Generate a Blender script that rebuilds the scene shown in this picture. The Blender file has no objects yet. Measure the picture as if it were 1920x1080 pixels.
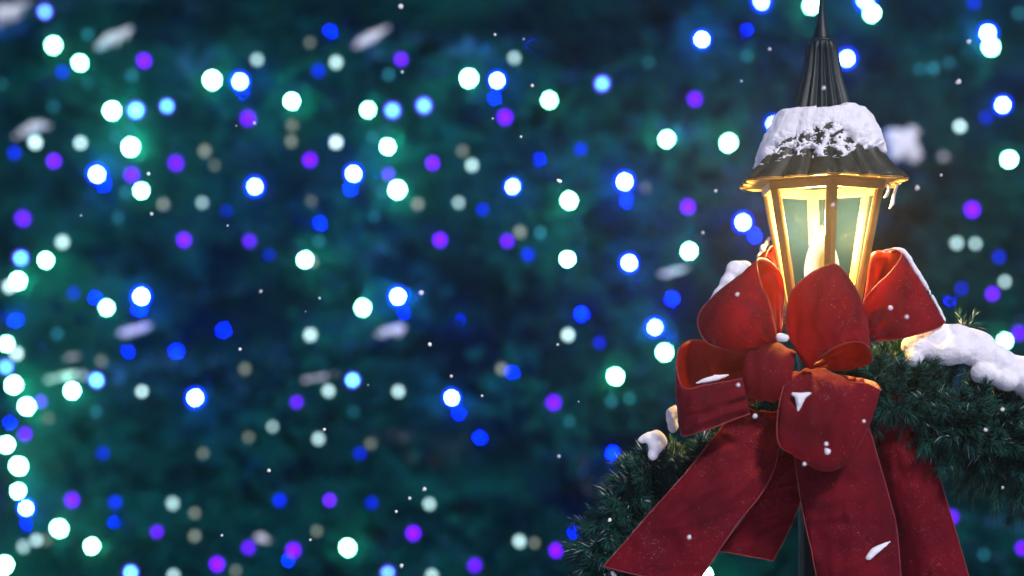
import bpy, bmesh, math, random
import numpy as np
from mathutils import Vector, noise
R_ = math.radians
random.seed(7); rng = np.random.default_rng(7)
sc = bpy.context.scene
C = sc.collection

# ------------------------------------------------------------------ camera, sky, sun, exposure
CAM_H = 1.6
F = 50 / 36 * 1920            # focal length in picture units
D = 1.667                     # distance of the lamp post
S = D / F                     # metres per picture unit at the lamp post
HZ = 663                      # height of the horizon in the picture
cam = bpy.data.cameras.new('camera'); co = bpy.data.objects.new('camera', cam); C.objects.link(co)
co.location = (0, 0, CAM_H); co.rotation_euler = (R_(90), 0, 0)
cam.lens = 50; cam.sensor_width = 36; cam.shift_y = (HZ - 540) / 1920
cam.clip_start = 0.02; cam.clip_end = 500
cam.dof.use_dof = True; cam.dof.focus_distance = D - 0.05; cam.dof.aperture_fstop = 2.15
sc.camera = co

SUN_EL, SUN_AZ = R_(42), R_(163)      # azimuth measured from +Y towards +X
w = bpy.data.worlds.new('World'); sc.world = w; w.use_nodes = True
nt = w.node_tree; bg = nt.nodes['Background']
sky = nt.nodes.new('ShaderNodeTexSky'); sky.sky_type = 'NISHITA'; sky.sun_disc = False
sky.sun_elevation = SUN_EL; sky.sun_rotation = SUN_AZ
tint = nt.nodes.new('ShaderNodeMix'); tint.data_type = 'RGBA'; tint.blend_type = 'MULTIPLY'; tint.inputs[0].default_value = 1
tint.inputs[7].default_value = (0.05, 0.42, 1.5, 1)        # a deep blue evening sky
nt.links.new(sky.outputs[0], tint.inputs[6]); nt.links.new(tint.outputs[2], bg.inputs[0]); bg.inputs[1].default_value = 0.034
sl = bpy.data.lights.new('front_light', 'SUN'); so = bpy.data.objects.new('front_light', sl); C.objects.link(so)  # sun lamp standing in for street lamps behind the camera
sl.energy = 3.2; sl.angle = R_(8); sl.color = (1.0, 0.93, 0.92)
sd = Vector((math.sin(SUN_AZ) * math.cos(SUN_EL), math.cos(SUN_AZ) * math.cos(SUN_EL), math.sin(SUN_EL)))
so.rotation_euler = sd.to_track_quat('Z', 'Y').to_euler(); so.location = sd * 20
sc.view_settings.view_transform = 'Standard'; sc.view_settings.look = 'None'
sc.view_settings.exposure = 0; sc.view_settings.gamma = 1
cy = sc.cycles
cy.use_adaptive_sampling = False; cy.use_denoising = True
try: cy.denoiser = 'OPENIMAGEDENOISE'
except Exception: pass
cy.max_bounces = 8; cy.transparent_max_bounces = 12; cy.sample_clamp_indirect = 6; cy.caustics_reflective = False; cy.caustics_refractive = False

# ------------------------------------------------------------------ helpers
def P(px, py, z=0.0):
    """point seen at picture position (px, py), z units nearer than the lamp post axis"""
    d = D - z * S
    return Vector(((px - 960) / F * d, d, CAM_H + (HZ - py) / F * d))
ORG = {}
def obj(name, V, Fc, m, parent=None, smooth=True, origin=None, flip=False):
    V = np.asarray([tuple(v) for v in V], dtype=np.float64) if not isinstance(V, np.ndarray) else V
    if parent is not None: o0 = ORG[parent.name]
    elif origin is not None: o0 = np.array(origin, float)
    else: o0 = np.array([V[:, 0].mean(), V[:, 1].mean(), V[:, 2].min()])
    me = bpy.data.meshes.new(name)
    if isinstance(Fc, np.ndarray):
        n, k = Fc.shape
        me.vertices.add(len(V)); me.vertices.foreach_set('co', (V - o0).astype(np.float32).ravel())
        me.loops.add(n * k); me.loops.foreach_set('vertex_index', Fc.astype(np.int32).ravel())
        me.polygons.add(n); me.polygons.foreach_set('loop_start', np.arange(0, n * k, k, dtype=np.int32))
        me.update(calc_edges=True)
    else:
        me.from_pydata((V - o0).tolist(), [], Fc); me.update()
    if smooth: me.polygons.foreach_set('use_smooth', [True] * len(me.polygons))
    me.materials.append(m)
    o = bpy.data.objects.new(name, me); C.objects.link(o)
    ORG[o.name] = o0
    if parent is not None: o.parent = parent
    else: o.location = o0
    return o
def empty(name, loc):
    o = bpy.data.objects.new(name, None); C.objects.link(o); o.location = loc; o.empty_display_size = 0.05
    ORG[o.name] = np.array(loc, float); return o
def tag(o, label=None, cat=None, group=None, kind=None):
    if label: o['label'] = label
    if cat: o['category'] = cat
    if group: o['group'] = group
    if kind: o['kind'] = kind
    return o
def cat(pts, n):
    """Catmull-Rom through pts, n samples uniform in parameter"""
    p = np.array(pts, float); k = len(p)
    p = np.vstack([2 * p[0] - p[1], p, 2 * p[-1] - p[-2]])
    out = []
    for t in np.linspace(0, k - 1, n):
        i = min(int(t), k - 2); u = t - i
        a, b, c, d = p[i:i + 4]
        out.append(0.5 * (2 * b + (c - a) * u + (2 * a - 5 * b + 4 * c - d) * u * u + (3 * b - a - 3 * c + d) * u ** 3))
    return np.array(out)
def grid_faces(n, m, closed=False):
    f = []
    for i in range(n - 1):
        for j in range(m if closed else m - 1):
            j2 = (j + 1) % m
            f.append((i * m + j, i * m + j2, (i + 1) * m + j2, (i + 1) * m + j))
    return f
def tube(pts, rad, seg=6):
    pts = [Vector(p) for p in pts]; V = []; n = len(pts)
    up = Vector((0.3, 0.2, 0.9)).normalized()
    for i, p in enumerate(pts):
        t = (pts[min(i + 1, n - 1)] - pts[max(i - 1, 0)]).normalized()
        a = t.cross(up)
        if a.length < 1e-3: a = t.cross(Vector((1, 0, 0)))
        a.normalize(); b = t.cross(a); r = rad[i] if hasattr(rad, '__len__') else rad
        for k in range(seg):
            an = 2 * math.pi * k / seg
            V.append(p + a * (r * math.cos(an)) + b * (r * math.sin(an)))
    return V, grid_faces(n, seg, True) + [tuple(range(seg))[::-1], tuple(range((n - 1) * seg, n * seg))]

# ------------------------------------------------------------------ materials
def mat(name, color, rough=0.6, metal=0.0, spec=0.5, sheen=0.0, sss=0.0, var=0.0, vscale=30, bump=0.0, bscale=200, em=None):
    m = bpy.data.materials.new(name); m.use_nodes = True; n = m.node_tree; b = n.nodes['Principled BSDF']
    b.inputs['Base Color'].default_value = (*color, 1); b.inputs['Roughness'].default_value = rough
    b.inputs['Metallic'].default_value = metal; b.inputs['Specular IOR Level'].default_value = spec
    if sheen: b.inputs['Sheen Weight'].default_value = sheen; b.inputs['Sheen Roughness'].default_value = 0.35
    tc = n.nodes.new('ShaderNodeTexCoord')
    if var:
        t = n.nodes.new('ShaderNodeTexNoise'); t.inputs['Scale'].default_value = vscale; t.inputs['Detail'].default_value = 6
        n.links.new(tc.outputs['Object'], t.inputs['Vector'])
        r = n.nodes.new('ShaderNodeValToRGB'); r.color_ramp.elements[0].position = 0.3; r.color_ramp.elements[1].position = 0.7
        r.color_ramp.elements[0].color = (*[c * (1 - var) for c in color], 1)
        r.color_ramp.elements[1].color = (*[min(1, c * (1 + var)) for c in color], 1)
        n.links.new(t.outputs['Fac'], r.inputs[0]); n.links.new(r.outputs[0], b.inputs['Base Color'])
    if bump:
        t2 = n.nodes.new('ShaderNodeTexNoise'); t2.inputs['Scale'].default_value = bscale; t2.inputs['Detail'].default_value = 5
        n.links.new(tc.outputs['Object'], t2.inputs['Vector'])
        bp = n.nodes.new('ShaderNodeBump'); bp.inputs['Strength'].default_value = bump; bp.inputs['Distance'].default_value = 0.002
        n.links.new(t2.outputs['Fac'], bp.inputs['Height']); n.links.new(bp.outputs[0], b.inputs['Normal'])
    return m
M_IRON = mat('dark_painted_iron', (0.026, 0.031, 0.024), rough=0.5, spec=0.4, var=0.45, vscale=60, bump=0.25, bscale=500)
M_SPIRE = mat('spire_paint', (0.009, 0.022, 0.026), spec=0.3, rough=0.42, var=0.3, vscale=50, bump=0.15, bscale=500)
M_POST = mat('post_paint', (0.003, 0.010, 0.010), rough=0.4, spec=0.2, var=0.3, vscale=40, bump=0.15, bscale=400)
M_GOLD = mat('gold_paint', (0.33, 0.195, 0.045), rough=0.42, metal=0.25, var=0.25, vscale=35, bump=0.2, bscale=300)
M_SNOW = mat('snow', (0.86, 0.85, 0.88), rough=0.8, spec=0.2, var=0.06, vscale=80, bump=0.3, bscale=220)
M_WAX = mat('candle_wax', (0.8, 0.7, 0.5), rough=0.5)
M_WICK = mat('wick', (0.02, 0.015, 0.01), rough=0.9)
M_BARK = mat('bark', (0.05, 0.035, 0.025), rough=0.9, var=0.4, vscale=20, bump=0.6, bscale=60)
M_WIRE = mat('garland_wire', (0.01, 0.02, 0.012), rough=0.6)

def velvet():
    m = bpy.data.materials.new('red_velvet'); m.use_nodes = True; n = m.node_tree; b = n.nodes['Principled BSDF']
    L = n.links.new; tc = n.nodes.new('ShaderNodeTexCoord')
    t = n.nodes.new('ShaderNodeTexNoise'); t.inputs['Scale'].default_value = 18; t.inputs['Detail'].default_value = 6
    L(tc.outputs['Object'], t.inputs['Vector'])
    r = n.nodes.new('ShaderNodeValToRGB'); r.color_ramp.elements[0].position = 0.3; r.color_ramp.elements[1].position = 0.72
    r.color_ramp.elements[0].color = (0.080, 0.003, 0.010, 1); r.color_ramp.elements[1].color = (0.165, 0.005, 0.015, 1)
    L(t.outputs['Fac'], r.inputs[0])
    # ice grains caught in the pile: sparse tiny specks, thicker in patches
    v = n.nodes.new('ShaderNodeTexVoronoi'); v.inputs['Scale'].default_value = 900
    L(tc.outputs['Object'], v.inputs['Vector'])
    lt = n.nodes.new('ShaderNodeMath'); lt.operation = 'LESS_THAN'; lt.inputs[1].default_value = 0.23
    L(v.outputs['Distance'], lt.inputs[0])
    t3 = n.nodes.new('ShaderNodeTexNoise'); t3.inputs['Scale'].default_value = 22; t3.inputs['Detail'].default_value = 8
    L(tc.outputs['Object'], t3.inputs['Vector'])
    sepc = n.nodes.new('ShaderNodeSeparateColor'); L(v.outputs['Color'], sepc.inputs[0])
    th = n.nodes.new('ShaderNodeMapRange'); th.inputs[1].default_value = 0.45; th.inputs[2].default_value = 0.72
    th.inputs[3].default_value = 0.004; th.inputs[4].default_value = 0.13
    L(t3.outputs['Fac'], th.inputs[0])
    gt = n.nodes.new('ShaderNodeMath'); gt.operation = 'LESS_THAN'; L(sepc.outputs[0], gt.inputs[0]); L(th.outputs[0], gt.inputs[1])
    mu = n.nodes.new('ShaderNodeMath'); mu.operation = 'MULTIPLY'; L(lt.outputs[0], mu.inputs[0]); L(gt.outputs[0], mu.inputs[1])
    mx = n.nodes.new('ShaderNodeMix'); mx.data_type = 'RGBA'; mx.inputs[7].default_value = (0.75, 0.62, 0.66, 1)
    L(mu.outputs[0], mx.inputs[0]); L(r.outputs[0], mx.inputs[6]); L(mx.outputs[2], b.inputs['Base Color'])
    b.inputs['Roughness'].default_value = 0.85; b.inputs['Specular IOR Level'].default_value = 0.15
    b.inputs['Sheen Weight'].default_value = 0.2; b.inputs['Sheen Roughness'].default_value = 0.3
    b.inputs['Sheen Tint'].default_value = (0.9, 0.15, 0.3, 1)
    t2 = n.nodes.new('ShaderNodeTexNoise'); t2.inputs['Scale'].default_value = 700; t2.inputs['Detail'].default_value = 3
    L(tc.outputs['Object'], t2.inputs['Vector'])
    t4 = n.nodes.new('ShaderNodeTexNoise'); t4.inputs['Scale'].default_value = 35; t4.inputs['Detail'].default_value = 3
    L(tc.outputs['Object'], t4.inputs['Vector'])
    ad = n.nodes.new('ShaderNodeMath'); ad.operation = 'MULTIPLY_ADD'; ad.inputs[1].default_value = 4.0
    L(t4.outputs['Fac'], ad.inputs[0]); L(t2.outputs['Fac'], ad.inputs[2])
    bp = n.nodes.new('ShaderNodeBump'); bp.inputs['Strength'].default_value = 0.35; bp.inputs['Distance'].default_value = 0.0012
    L(ad.outputs[0], bp.inputs['Height']); L(bp.outputs[0], b.inputs['Normal'])
    tr = n.nodes.new('ShaderNodeBsdfTranslucent'); tr.inputs[0].default_value = (0.95, 0.10, 0.008, 1)
    ms = n.nodes.new('ShaderNodeMixShader'); ms.inputs[0].default_value = 0.17
    L(b.outputs[0], ms.inputs[1]); L(tr.outputs[0], ms.inputs[2]); L(ms.outputs[0], n.nodes['Material Output'].inputs[0])
    return m
M_VELVET = velvet()
M_BACK = mat('ribbon_backing_lamp_glow', (0.32, 0.018, 0.007), rough=0.5, spec=0.35, var=0.2, vscale=40, bump=0.2, bscale=300)  # redder and brighter than the velvet: lantern glow put into the colour
def see_light(m, col, f):       # thin cloth lets some lamp light through
    n = m.node_tree; o = n.nodes['Material Output']; b = n.nodes['Principled BSDF']
    t = n.nodes.new('ShaderNodeBsdfTranslucent'); t.inputs[0].default_value = (*col, 1)
    x = n.nodes.new('ShaderNodeMixShader'); x.inputs[0].default_value = f
    n.links.new(b.outputs[0], x.inputs[1]); n.links.new(t.outputs[0], x.inputs[2]); n.links.new(x.outputs[0], o.inputs[0])
see_light(M_BACK, (0.95, 0.12, 0.012), 0.22)
M_EDGE = mat('ribbon_edging', (0.26, 0.02, 0.02), rough=0.6, sheen=0.3)

def glass():
    m = bpy.data.materials.new('frosted_green_glass'); m.use_nodes = True; n = m.node_tree; L = n.links.new
    n.nodes.remove(n.nodes['Principled BSDF'])
    tp = n.nodes.new('ShaderNodeBsdfTransparent'); tp.inputs[0].default_value = (0.80, 0.90, 0.84, 1)
    tr = n.nodes.new('ShaderNodeBsdfTranslucent'); tr.inputs[0].default_value = (0.12, 0.34, 0.62, 1)
    gl = n.nodes.new('ShaderNodeBsdfGlossy'); gl.inputs['Roughness'].default_value = 0.08
    a = n.nodes.new('ShaderNodeMixShader'); a.inputs[0].default_value = 0.021; L(tp.outputs[0], a.inputs[1]); L(tr.outputs[0], a.inputs[2])
    b = n.nodes.new('ShaderNodeMixShader'); b.inputs[0].default_value = 0.0002; L(a.outputs[0], b.inputs[1]); L(gl.outputs[0], b.inputs[2])
    L(b.outputs[0], n.nodes['Material Output'].inputs[0]); return m
M_GLASS = glass()

def needles(name, c1, c2, frost=(0.55, 0.6, 0.66), fr=0.03, rough=0.55, spec=0.3):
    m = bpy.data.materials.new(name); m.use_nodes = True; n = m.node_tree; L = n.links.new; b = n.nodes['Principled BSDF']
    at = n.nodes.new('ShaderNodeAttribute'); at.attribute_name = 'tone'
    r = n.nodes.new('ShaderNodeValToRGB'); e = r.color_ramp.elements
    e[0].color = (*c1, 1); e[1].color = (*c2, 1); e[1].position = 0.96
    x = e.new(0.97); x.color = (*frost, 1)
    L(at.outputs['Fac'], r.inputs[0]); L(r.outputs[0], b.inputs['Base Color'])
    b.inputs['Roughness'].default_value = rough; b.inputs['Specular IOR Level'].default_value = spec
    tr = n.nodes.new('ShaderNodeBsdfTranslucent'); L(r.outputs[0], tr.inputs[0])
    ms = n.nodes.new('ShaderNodeMixShader'); ms.inputs[0].default_value = 0.2
    L(b.outputs[0], ms.inputs[1]); L(tr.outputs[0], ms.inputs[2]); L(ms.outputs[0], n.nodes['Material Output'].inputs[0]); return m
M_FIR = needles('fir_needles', (0.0003, 0.006, 0.020), (0.0012, 0.130, 0.105), frost=(0.05, 0.20, 0.42), rough=0.85, spec=0.04)  # frost colour is tinted blue, with bulb light put into it
M_GARL = needles('garland_needles', (0.004, 0.044, 0.048), (0.016, 0.130, 0.095))

def emis(name, col, strength, through=0.0, sample=True, vary=False):
    m = bpy.data.materials.new(name); m.use_nodes = True; n = m.node_tree; L = n.links.new
    n.nodes.remove(n.nodes['Principled BSDF'])
    e = n.nodes.new('ShaderNodeEmission'); e.inputs[0].default_value = (*col, 1); e.inputs[1].default_value = strength
    out = n.nodes['Material Output']
    if vary:        # every bulb a little stronger or weaker than the next
        oi = n.nodes.new('ShaderNodeObjectInfo'); mr = n.nodes.new('ShaderNodeMapRange')
        mr.inputs[3].default_value = strength * 0.5; mr.inputs[4].default_value = strength * 1.35
        L(oi.outputs['Random'], mr.inputs[0]); L(mr.outputs[0], e.inputs[1])
    if through:
        t = n.nodes.new('ShaderNodeBsdfTransparent'); s = n.nodes.new('ShaderNodeMixShader'); s.inputs[0].default_value = through
        L(e.outputs[0], s.inputs[1]); L(t.outputs[0], s.inputs[2]); L(s.outputs[0], out.inputs[0])
    else: L(e.outputs[0], out.inputs[0])
    if not sample: m.cycles.emission_sampling = 'NONE'
    return m

# ------------------------------------------------------------------ ground (below the frame)
def ground():
    n = 40; xs = np.linspace(-1, 1, n); V = []
    for y in xs:
        for x in xs:
            X = math.copysign(abs(x) ** 1.5 * 24, x); Y = math.copysign(abs(y) ** 1.5 * 24, y) + 4
            V.append((X, Y, 0.05 * noise.noise(Vector((X * .6, Y * .6, 0)))))
    o = obj('ground', V, grid_faces(n, n), M_SNOW, origin=(0, 0, 0)); tag(o, kind='structure'); o['label'] = 'snow covered ground under the trees'
ground()

# ------------------------------------------------------------------ lamp post with lantern
CX, EY = 1541, 340
AX = P(CX, EY, 0)              # axis point at eave level
PHI = R_(-3)
lamp = empty('lamp_post', (AX.x, AX.y, 0))
tag(lamp, 'black lamp post with a hexagonal gold framed glass lantern under a snowy fluted roof', 'lamp post')
def LP(r, a, y):
    """lantern point: r in picture units from the axis, a = angle from the camera side, y = picture height"""
    return Vector((AX.x + r * S * math.sin(a), AX.y - r * S * math.cos(a), AX.z + (EY - y) * S))
def hexr(a, R=1.0):
    t = ((a - PHI) % (math.pi / 3)) - math.pi / 6
    return R * math.cos(math.pi / 6) / math.cos(t)
SK_Y = [342, 336, 322, 305, 285, 265, 240, 222, 212]
SK_R = [171, 167, 150, 133, 118, 105, 88, 76, 66]
def skirt_r(a, y):
    R = np.interp(-y, [-v for v in SK_Y], SK_R)
    h = min(1, max(0, (342 - y) / 130))
    hx = hexr(a); hx = hx * (1 - h * 0.75) + (0.95) * h * 0.75
    fl = abs(math.sin(9 * (a - PHI)))
    return R * hx * (1 - 0.15 * (1 - fl) ** 1.6 * (0.35 + 0.65 * math.sin(math.pi * min(1, h + 0.25))))
def lathe(rows, seg, fn):
    V = []
    for y, R in rows:
        for k in range(seg):
            a = 2 * math.pi * k / seg
            V.append(LP(fn(a, R, y), a, y))
    return V, grid_faces(len(rows), seg, True)
# roof skirt
ys = np.linspace(342, 212, 40)
V, Fc = lathe([(y, 0) for y in ys], 216, lambda a, R, y: skirt_r(a, y))
rf = obj('roof', V, Fc, M_IRON, lamp)
md = rf.modifiers.new('thick', 'SOLIDIFY'); md.thickness = 2.5 * S; md.offset = -1
# gilded lip under the eave
V, Fc = lathe([(346, 0), (342.2, 0)], 216, lambda a, R, y: skirt_r(a, 342) - (1.5 if y > 344 else 0.6))
lip = obj('roof_lip', V, Fc, M_GOLD, rf)
md = lip.modifiers.new('thick', 'SOLIDIFY'); md.thickness = 2 * S
V, Fc = lathe([(343.5, 0), (345, 1), (348, 2)], 216, lambda a, R, y: [skirt_r(a, 342) - 4, hexr(a, 140), hexr(a, 112)][R])
obj('soffit', V, Fc, M_GOLD, lamp)
# fluted spire
prof = [(222, 63), (205, 57), (185, 51), (165, 45), (145, 39), (125, 35), (105, 31.5), (92, 29.5), (84, 28), (80, 25)]
V, Fc = lathe(prof, 240, lambda a, R, y: R * (1 - (0.17 if y > 84 else 0.02) * (1 - abs(math.sin(8 * a + .2))) ** 0.7))
obj('spire', V, Fc, M_SPIRE, lamp)
V, Fc = lathe([(82, 20), (81.5, 25), (78, 26), (75, 24), (73, 18), (72, 10)], 48, lambda a, R, y: R); obj('collar', V, Fc, M_SPIRE, lamp)
V, Fc = lathe([(74, 17), (68, 16), (55, 12.5), (40, 9), (20, 6.5), (0, 5), (-30, 3.4), (-50, 2.5), (-70, 0.6)], 24, lambda a, R, y: R)
obj('finial', V, Fc, M_SPIRE, lamp)
# frame
def vR(y): return 121 - (y - 345) * (121 - 73) / (590 - 345)
def hexpt(k, off, y, inset):
    """point on the hexagon outline 'off' units from corner k along the next (+) or previous (-) side"""
    a = PHI + k * math.pi / 3; R = vR(y) - inset / math.cos(math.pi / 6)
    p = np.array([math.sin(a), -math.cos(a)]) * R
    b = a + math.copysign(math.pi / 3, off); q = np.array([math.sin(b), -math.cos(b)]) * R
    d = (q - p) / np.linalg.norm(q - p); r = p + d * abs(off)
    return Vector((AX.x + r[0] * S, AX.y + r[1] * S, AX.z + (EY - y) * S))
for k in range(6):
    V = []
    yy = [350, 594]
    for y in yy:
        wd = 12 if y < 500 else 10.5
        V += [hexpt(k, -wd, y, 0), hexpt(k, 1e-6, y, 0), hexpt(k, wd, y, 0), hexpt(k, wd, y, 7), hexpt(k, 1e-6, y, 9), hexpt(k, -wd, y, 7)]
    Fc = grid_faces(2, 6, True) + [(5, 4, 3, 2, 1, 0), (6, 7, 8, 9, 10, 11)]
    b = obj('corner_bar', V, Fc, M_GOLD, lamp, smooth=False)
    bv = b.modifiers.new('bevel', 'BEVEL'); bv.width = 1.2 * S; bv.segments = 2; bv.limit_method = 'ANGLE'; bv.angle_limit = R_(50)
def ring(name, y0, y1, out, inn):
    V = []
    for (y, i) in ((y0, out), (y1, out), (y1, inn), (y0, inn)):
        V += [hexpt(k, 1e-6, y, i) for k in range(6)]
    f = [((r * 6 + k), (r * 6 + (k + 1) % 6), (((r + 1) % 4) * 6 + (k + 1) % 6), (((r + 1) % 4) * 6 + k)) for r in range(4) for k in range(6)]
    o = obj(name, V, f, M_GOLD, lamp, smooth=False)
    bv = o.modifiers.new('bevel', 'BEVEL'); bv.width = 1.2 * S; bv.segments = 2; return o
ring('top_rail', 344, 362, -1.5, 9.5); ring('bottom_rail', 586, 606, -1.5, 9.5)
V, Fc = lathe([(598, 1), (602, 60), (608, 76), (616, 74), (630, 60), (650, 50), (680, 46)], 48, lambda a, R, y: R)
obj('lantern_base', V, Fc, M_POST, lamp)
gy = EY + AX.z / S
V, Fc = lathe([(672, 44), (700, 44), (720, 47), (730, 44), (1400, 44), (1420, 54), (1440, 46), (gy - 160, 48), (gy - 140, 70), (gy - 30, 90), (gy - 20, 110), (gy + 20, 112)], 48,
              lambda a, R, y: R * (1 - (0.05 * (1 - abs(math.sin(8 * a))) if 735 < y < 1410 else 0)))
obj('post', V, Fc, M_POST, lamp)
# panes: a sheet with rounded upper corners, between the corner bars
for k in range(6):
    V = []
    def pt(u, y, ins):
        a = hexpt(k, 9, y, ins); b = hexpt(k + 1, -9, y, ins); return a.lerp(b, u)
    rows = [(359, 0.0), (380, 0), (440, 0), (500, 0), (560, 0), (590, 0)]
    for y, q in rows: V += [pt(u, y, 3.5) for u in (0, .5, 1)]
    n = len(rows)
    obj('glass_pane', V, grid_faces(n, 3), M_GLASS, lamp, smooth=False)

# ------------------------------------------------------------------ candle in the lantern
cb = LP(0, 0, 600)
candle = empty('candle', cb); tag(candle, 'lit candle with a tall flame inside the glass lantern', 'candle')
V, Fc = lathe([(600, 30), (596, 31), (560, 31), (557, 29), (556, 22), (558, 6), (558, .5)], 40, lambda a, R, y: R); obj('wax', V, Fc, M_WAX, candle)
V, Fc = tube([LP(0, 0, 562), LP(1, 0, 545), LP(3, 1, 532)], 1.6 * S); obj('wick', V, Fc, M_WICK, candle)
fm = bpy.data.materials.new('candle_flame'); fm.use_nodes = True; n = fm.node_tree; L = n.links.new; n.nodes.remove(n.nodes['Principled BSDF'])
tc = n.nodes.new('ShaderNodeTexCoord'); sp = n.nodes.new('ShaderNodeSeparateXYZ'); L(tc.outputs['Object'], sp.inputs[0])
r1 = n.nodes.new('ShaderNodeValToRGB'); e = r1.color_ramp.elements
e[0].position = 0.0; e[0].color = (0.10, 0.42, 1.0, 1); e[1].position = 1.0; e[1].color = (1.0, 0.75, 0.25, 1)
for p_, c_ in ((0.13, (0.25, 0.7, 1.0)), (0.24, (1.3, 1.25, 1.0)), (0.85, (1.6, 1.4, 0.9))):
    x = e.new(p_); x.color = (*c_, 1)
zr = n.nodes.new('ShaderNodeMapRange'); zr.inputs[1].default_value = 47 * S; zr.inputs[2].default_value = 179 * S; L(sp.outputs[2], zr.inputs[0]); L(zr.outputs[0], r1.inputs[0])
# the darker yellow heart of the flame
vm = n.nodes.new('ShaderNodeVectorMath'); vm.operation = 'SUBTRACT'; vm.inputs[1].default_value = (2 * S, 0, 100 * S)
L(tc.outputs['Object'], vm.inputs[0])
v2 = n.nodes.new('ShaderNodeVectorMath'); v2.operation = 'MULTIPLY'; v2.inputs[1].default_value = (1 / (27 * S), 0.0, 1 / (52 * S)); L(vm.outputs[0], v2.inputs[0])
v3 = n.nodes.new('ShaderNodeVectorMath'); v3.operation = 'LENGTH'; L(v2.outputs[0], v3.inputs[0])
mr = n.nodes.new('ShaderNodeMapRange'); mr.inputs[1].default_value = 0.45; mr.inputs[2].default_value = 0.95; mr.inputs[3].default_value = 1; mr.inputs[4].default_value = 0
L(v3.outputs['Value'], mr.inputs[0])
mx = n.nodes.new('ShaderNodeMix'); mx.data_type = 'RGBA'; mx.inputs[7].default_value = (0.80, 0.30, 0.0, 1)
L(mr.outputs[0], mx.inputs[0]); L(r1.outputs[0], mx.inputs[6])
em = n.nodes.new('ShaderNodeEmission'); em.inputs[1].default_value = 1.05; L(mx.outputs[2], em.inputs[0])
tpf = n.nodes.new('ShaderNodeBsdfTransparent'); adf = n.nodes.new('ShaderNodeMixShader'); adf.inputs[0].default_value = 0.05
L(em.outputs[0], adf.inputs[1]); L(tpf.outputs[0], adf.inputs[2]); L(adf.outputs[0], n.nodes['Material Output'].inputs[0])
V, Fc = lathe([(y, float(np.interp(-y, [-553, -551, -545, -535, -520, -505, -490, -475, -460, -447, -437, -430, -425, -421], [1, 10, 21, 28.5, 32.5, 33, 31, 27.5, 22.5, 17, 11.5, 7, 3.5, .4]))) for y in np.linspace(553, 421, 45)], 40, lambda a, R, y: R)
obj('flame', V, Fc, fm, candle)
pl = bpy.data.lights.new('flame_light', 'POINT'); po = bpy.data.objects.new('flame_light', pl); C.objects.link(po)
po.parent = candle; fc = LP(0, 0, 418); po.location = fc - Vector(cb)
pl.energy = 16.5; pl.color = (1.0, 0.55, 0.17); pl.shadow_soft_size = 30 * S

# ------------------------------------------------------------------ ribbon bow
knot_c = P(1440, 760, 120)
bow = empty('ribbon_bow', knot_c)
tag(bow, 'large red velvet bow with floppy loops and long tails tied on the lamp post', 'bow')
def ribbon(name, rails, nl=80, nw=22, bulge=0.0, wr=1.0, seed=0, edge=True, parent=bow, label=None, ends=False):
    """a strip of ribbon through two or three long rails of (px, py, nearness)"""
    R = [cat(r, nl) for r in rails]; V = []
    wv = np.zeros((nl, nw, 3))
    for i in range(nl):
        for j in range(nw):
            u = j / (nw - 1)
            if len(R) == 2: p = R[0][i] * (1 - u) + R[1][i] * u
            else:   # quadratic through the three rails
                p = R[0][i] * (2 * (u - .5) * (u - 1)) + R[1][i] * (4 * u * (1 - u)) + R[2][i] * (2 * u * (u - .5))
            p = p.copy(); p[2] += bulge * 4 * u * (1 - u)
            t = i / (nl - 1); pin = math.exp(-t / .13) + (0 if ends else math.exp(-(1 - t) / .13))
            fo = pin * math.sin(math.pi * u) * math.sin(u * 16 + seed) * 7; p[2] += fo; p[1] += fo * .35
            wv[i, j] = p
    for i in range(nl):
        for j in range(nw):
            u = j / (nw - 1); p = wv[i, j]
            q = Vector((p[0] / 42 + seed * 7.3, p[1] / 42, p[2] / 60)); amp = wr * (6.5 if 0 < j < nw - 1 else 3.5)
            t = i / (nl - 1); ed = 0.35 + 0.65 * min(1, 4 * min(u, 1 - u) + .15)
            c1 = max(0, 1 - abs(noise.noise(Vector((u * 1.3 + seed * 3.1, t * 7.5 + u * 1.5, seed)))) * 5) ** 1.3      # creases across the ribbon
            c2 = max(0, 1 - abs(noise.noise(Vector((u * 3.2 + t * 1.4, t * 2.2, seed * 5.7)))) * 6) ** 1.2           # and along it
            p = p + np.array([1.2 * c2, 0.8 * c1, (3.4 * c1 + 4.2 * c2) * ed * wr])
            V.append(P(p[0], p[1], p[2] + amp * noise.noise(q) + wr * 2.4 * noise.noise(Vector((q.x * 3.4 + q.y * 1.2, q.y * 1.6 - q.x, q.z * 2)))))
    o = obj(name, V, grid_faces(nl, nw), M_VELVET, parent)
    # velvet outside; backing inside loops and behind tails has lamp glow painted in
    cen = np.mean(np.array(V), 0); me = o.data; inward = 0.0
    for pg in me.polygons:
        c_ = np.array(pg.center) + ORG[parent.name]
        inward += (-pg.normal.y if ends else pg.normal.dot(Vector(c_ - cen))) * pg.area
    if inward < 0: me.flip_normals()
    me.materials.append(M_BACK)
    md = o.modifiers.new('thick', 'SOLIDIFY'); md.thickness = 1.8 * S; md.offset = -1; md.material_offset = 1; md.material_offset_rim = 0
    if label: o['label'] = label
    if edge:
        G = np.array(V).reshape(nl, nw, 3)
        EV, EF = [], []
        for col in (0, nw - 1):
            v, f = tube([Vector(x) for x in G[:, col]], 1.1 * S, 5); b = len(EV); EV += v; EF += [tuple(i + b for i in q) for q in f]
        if ends:
            v, f = tube([Vector(x) for x in G[-1, :]], 1.1 * S, 5); b = len(EV); EV += v; EF += [tuple(i + b for i in q) for q in f]
        obj('edging', EV, EF, M_EDGE, o)
    return o
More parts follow.
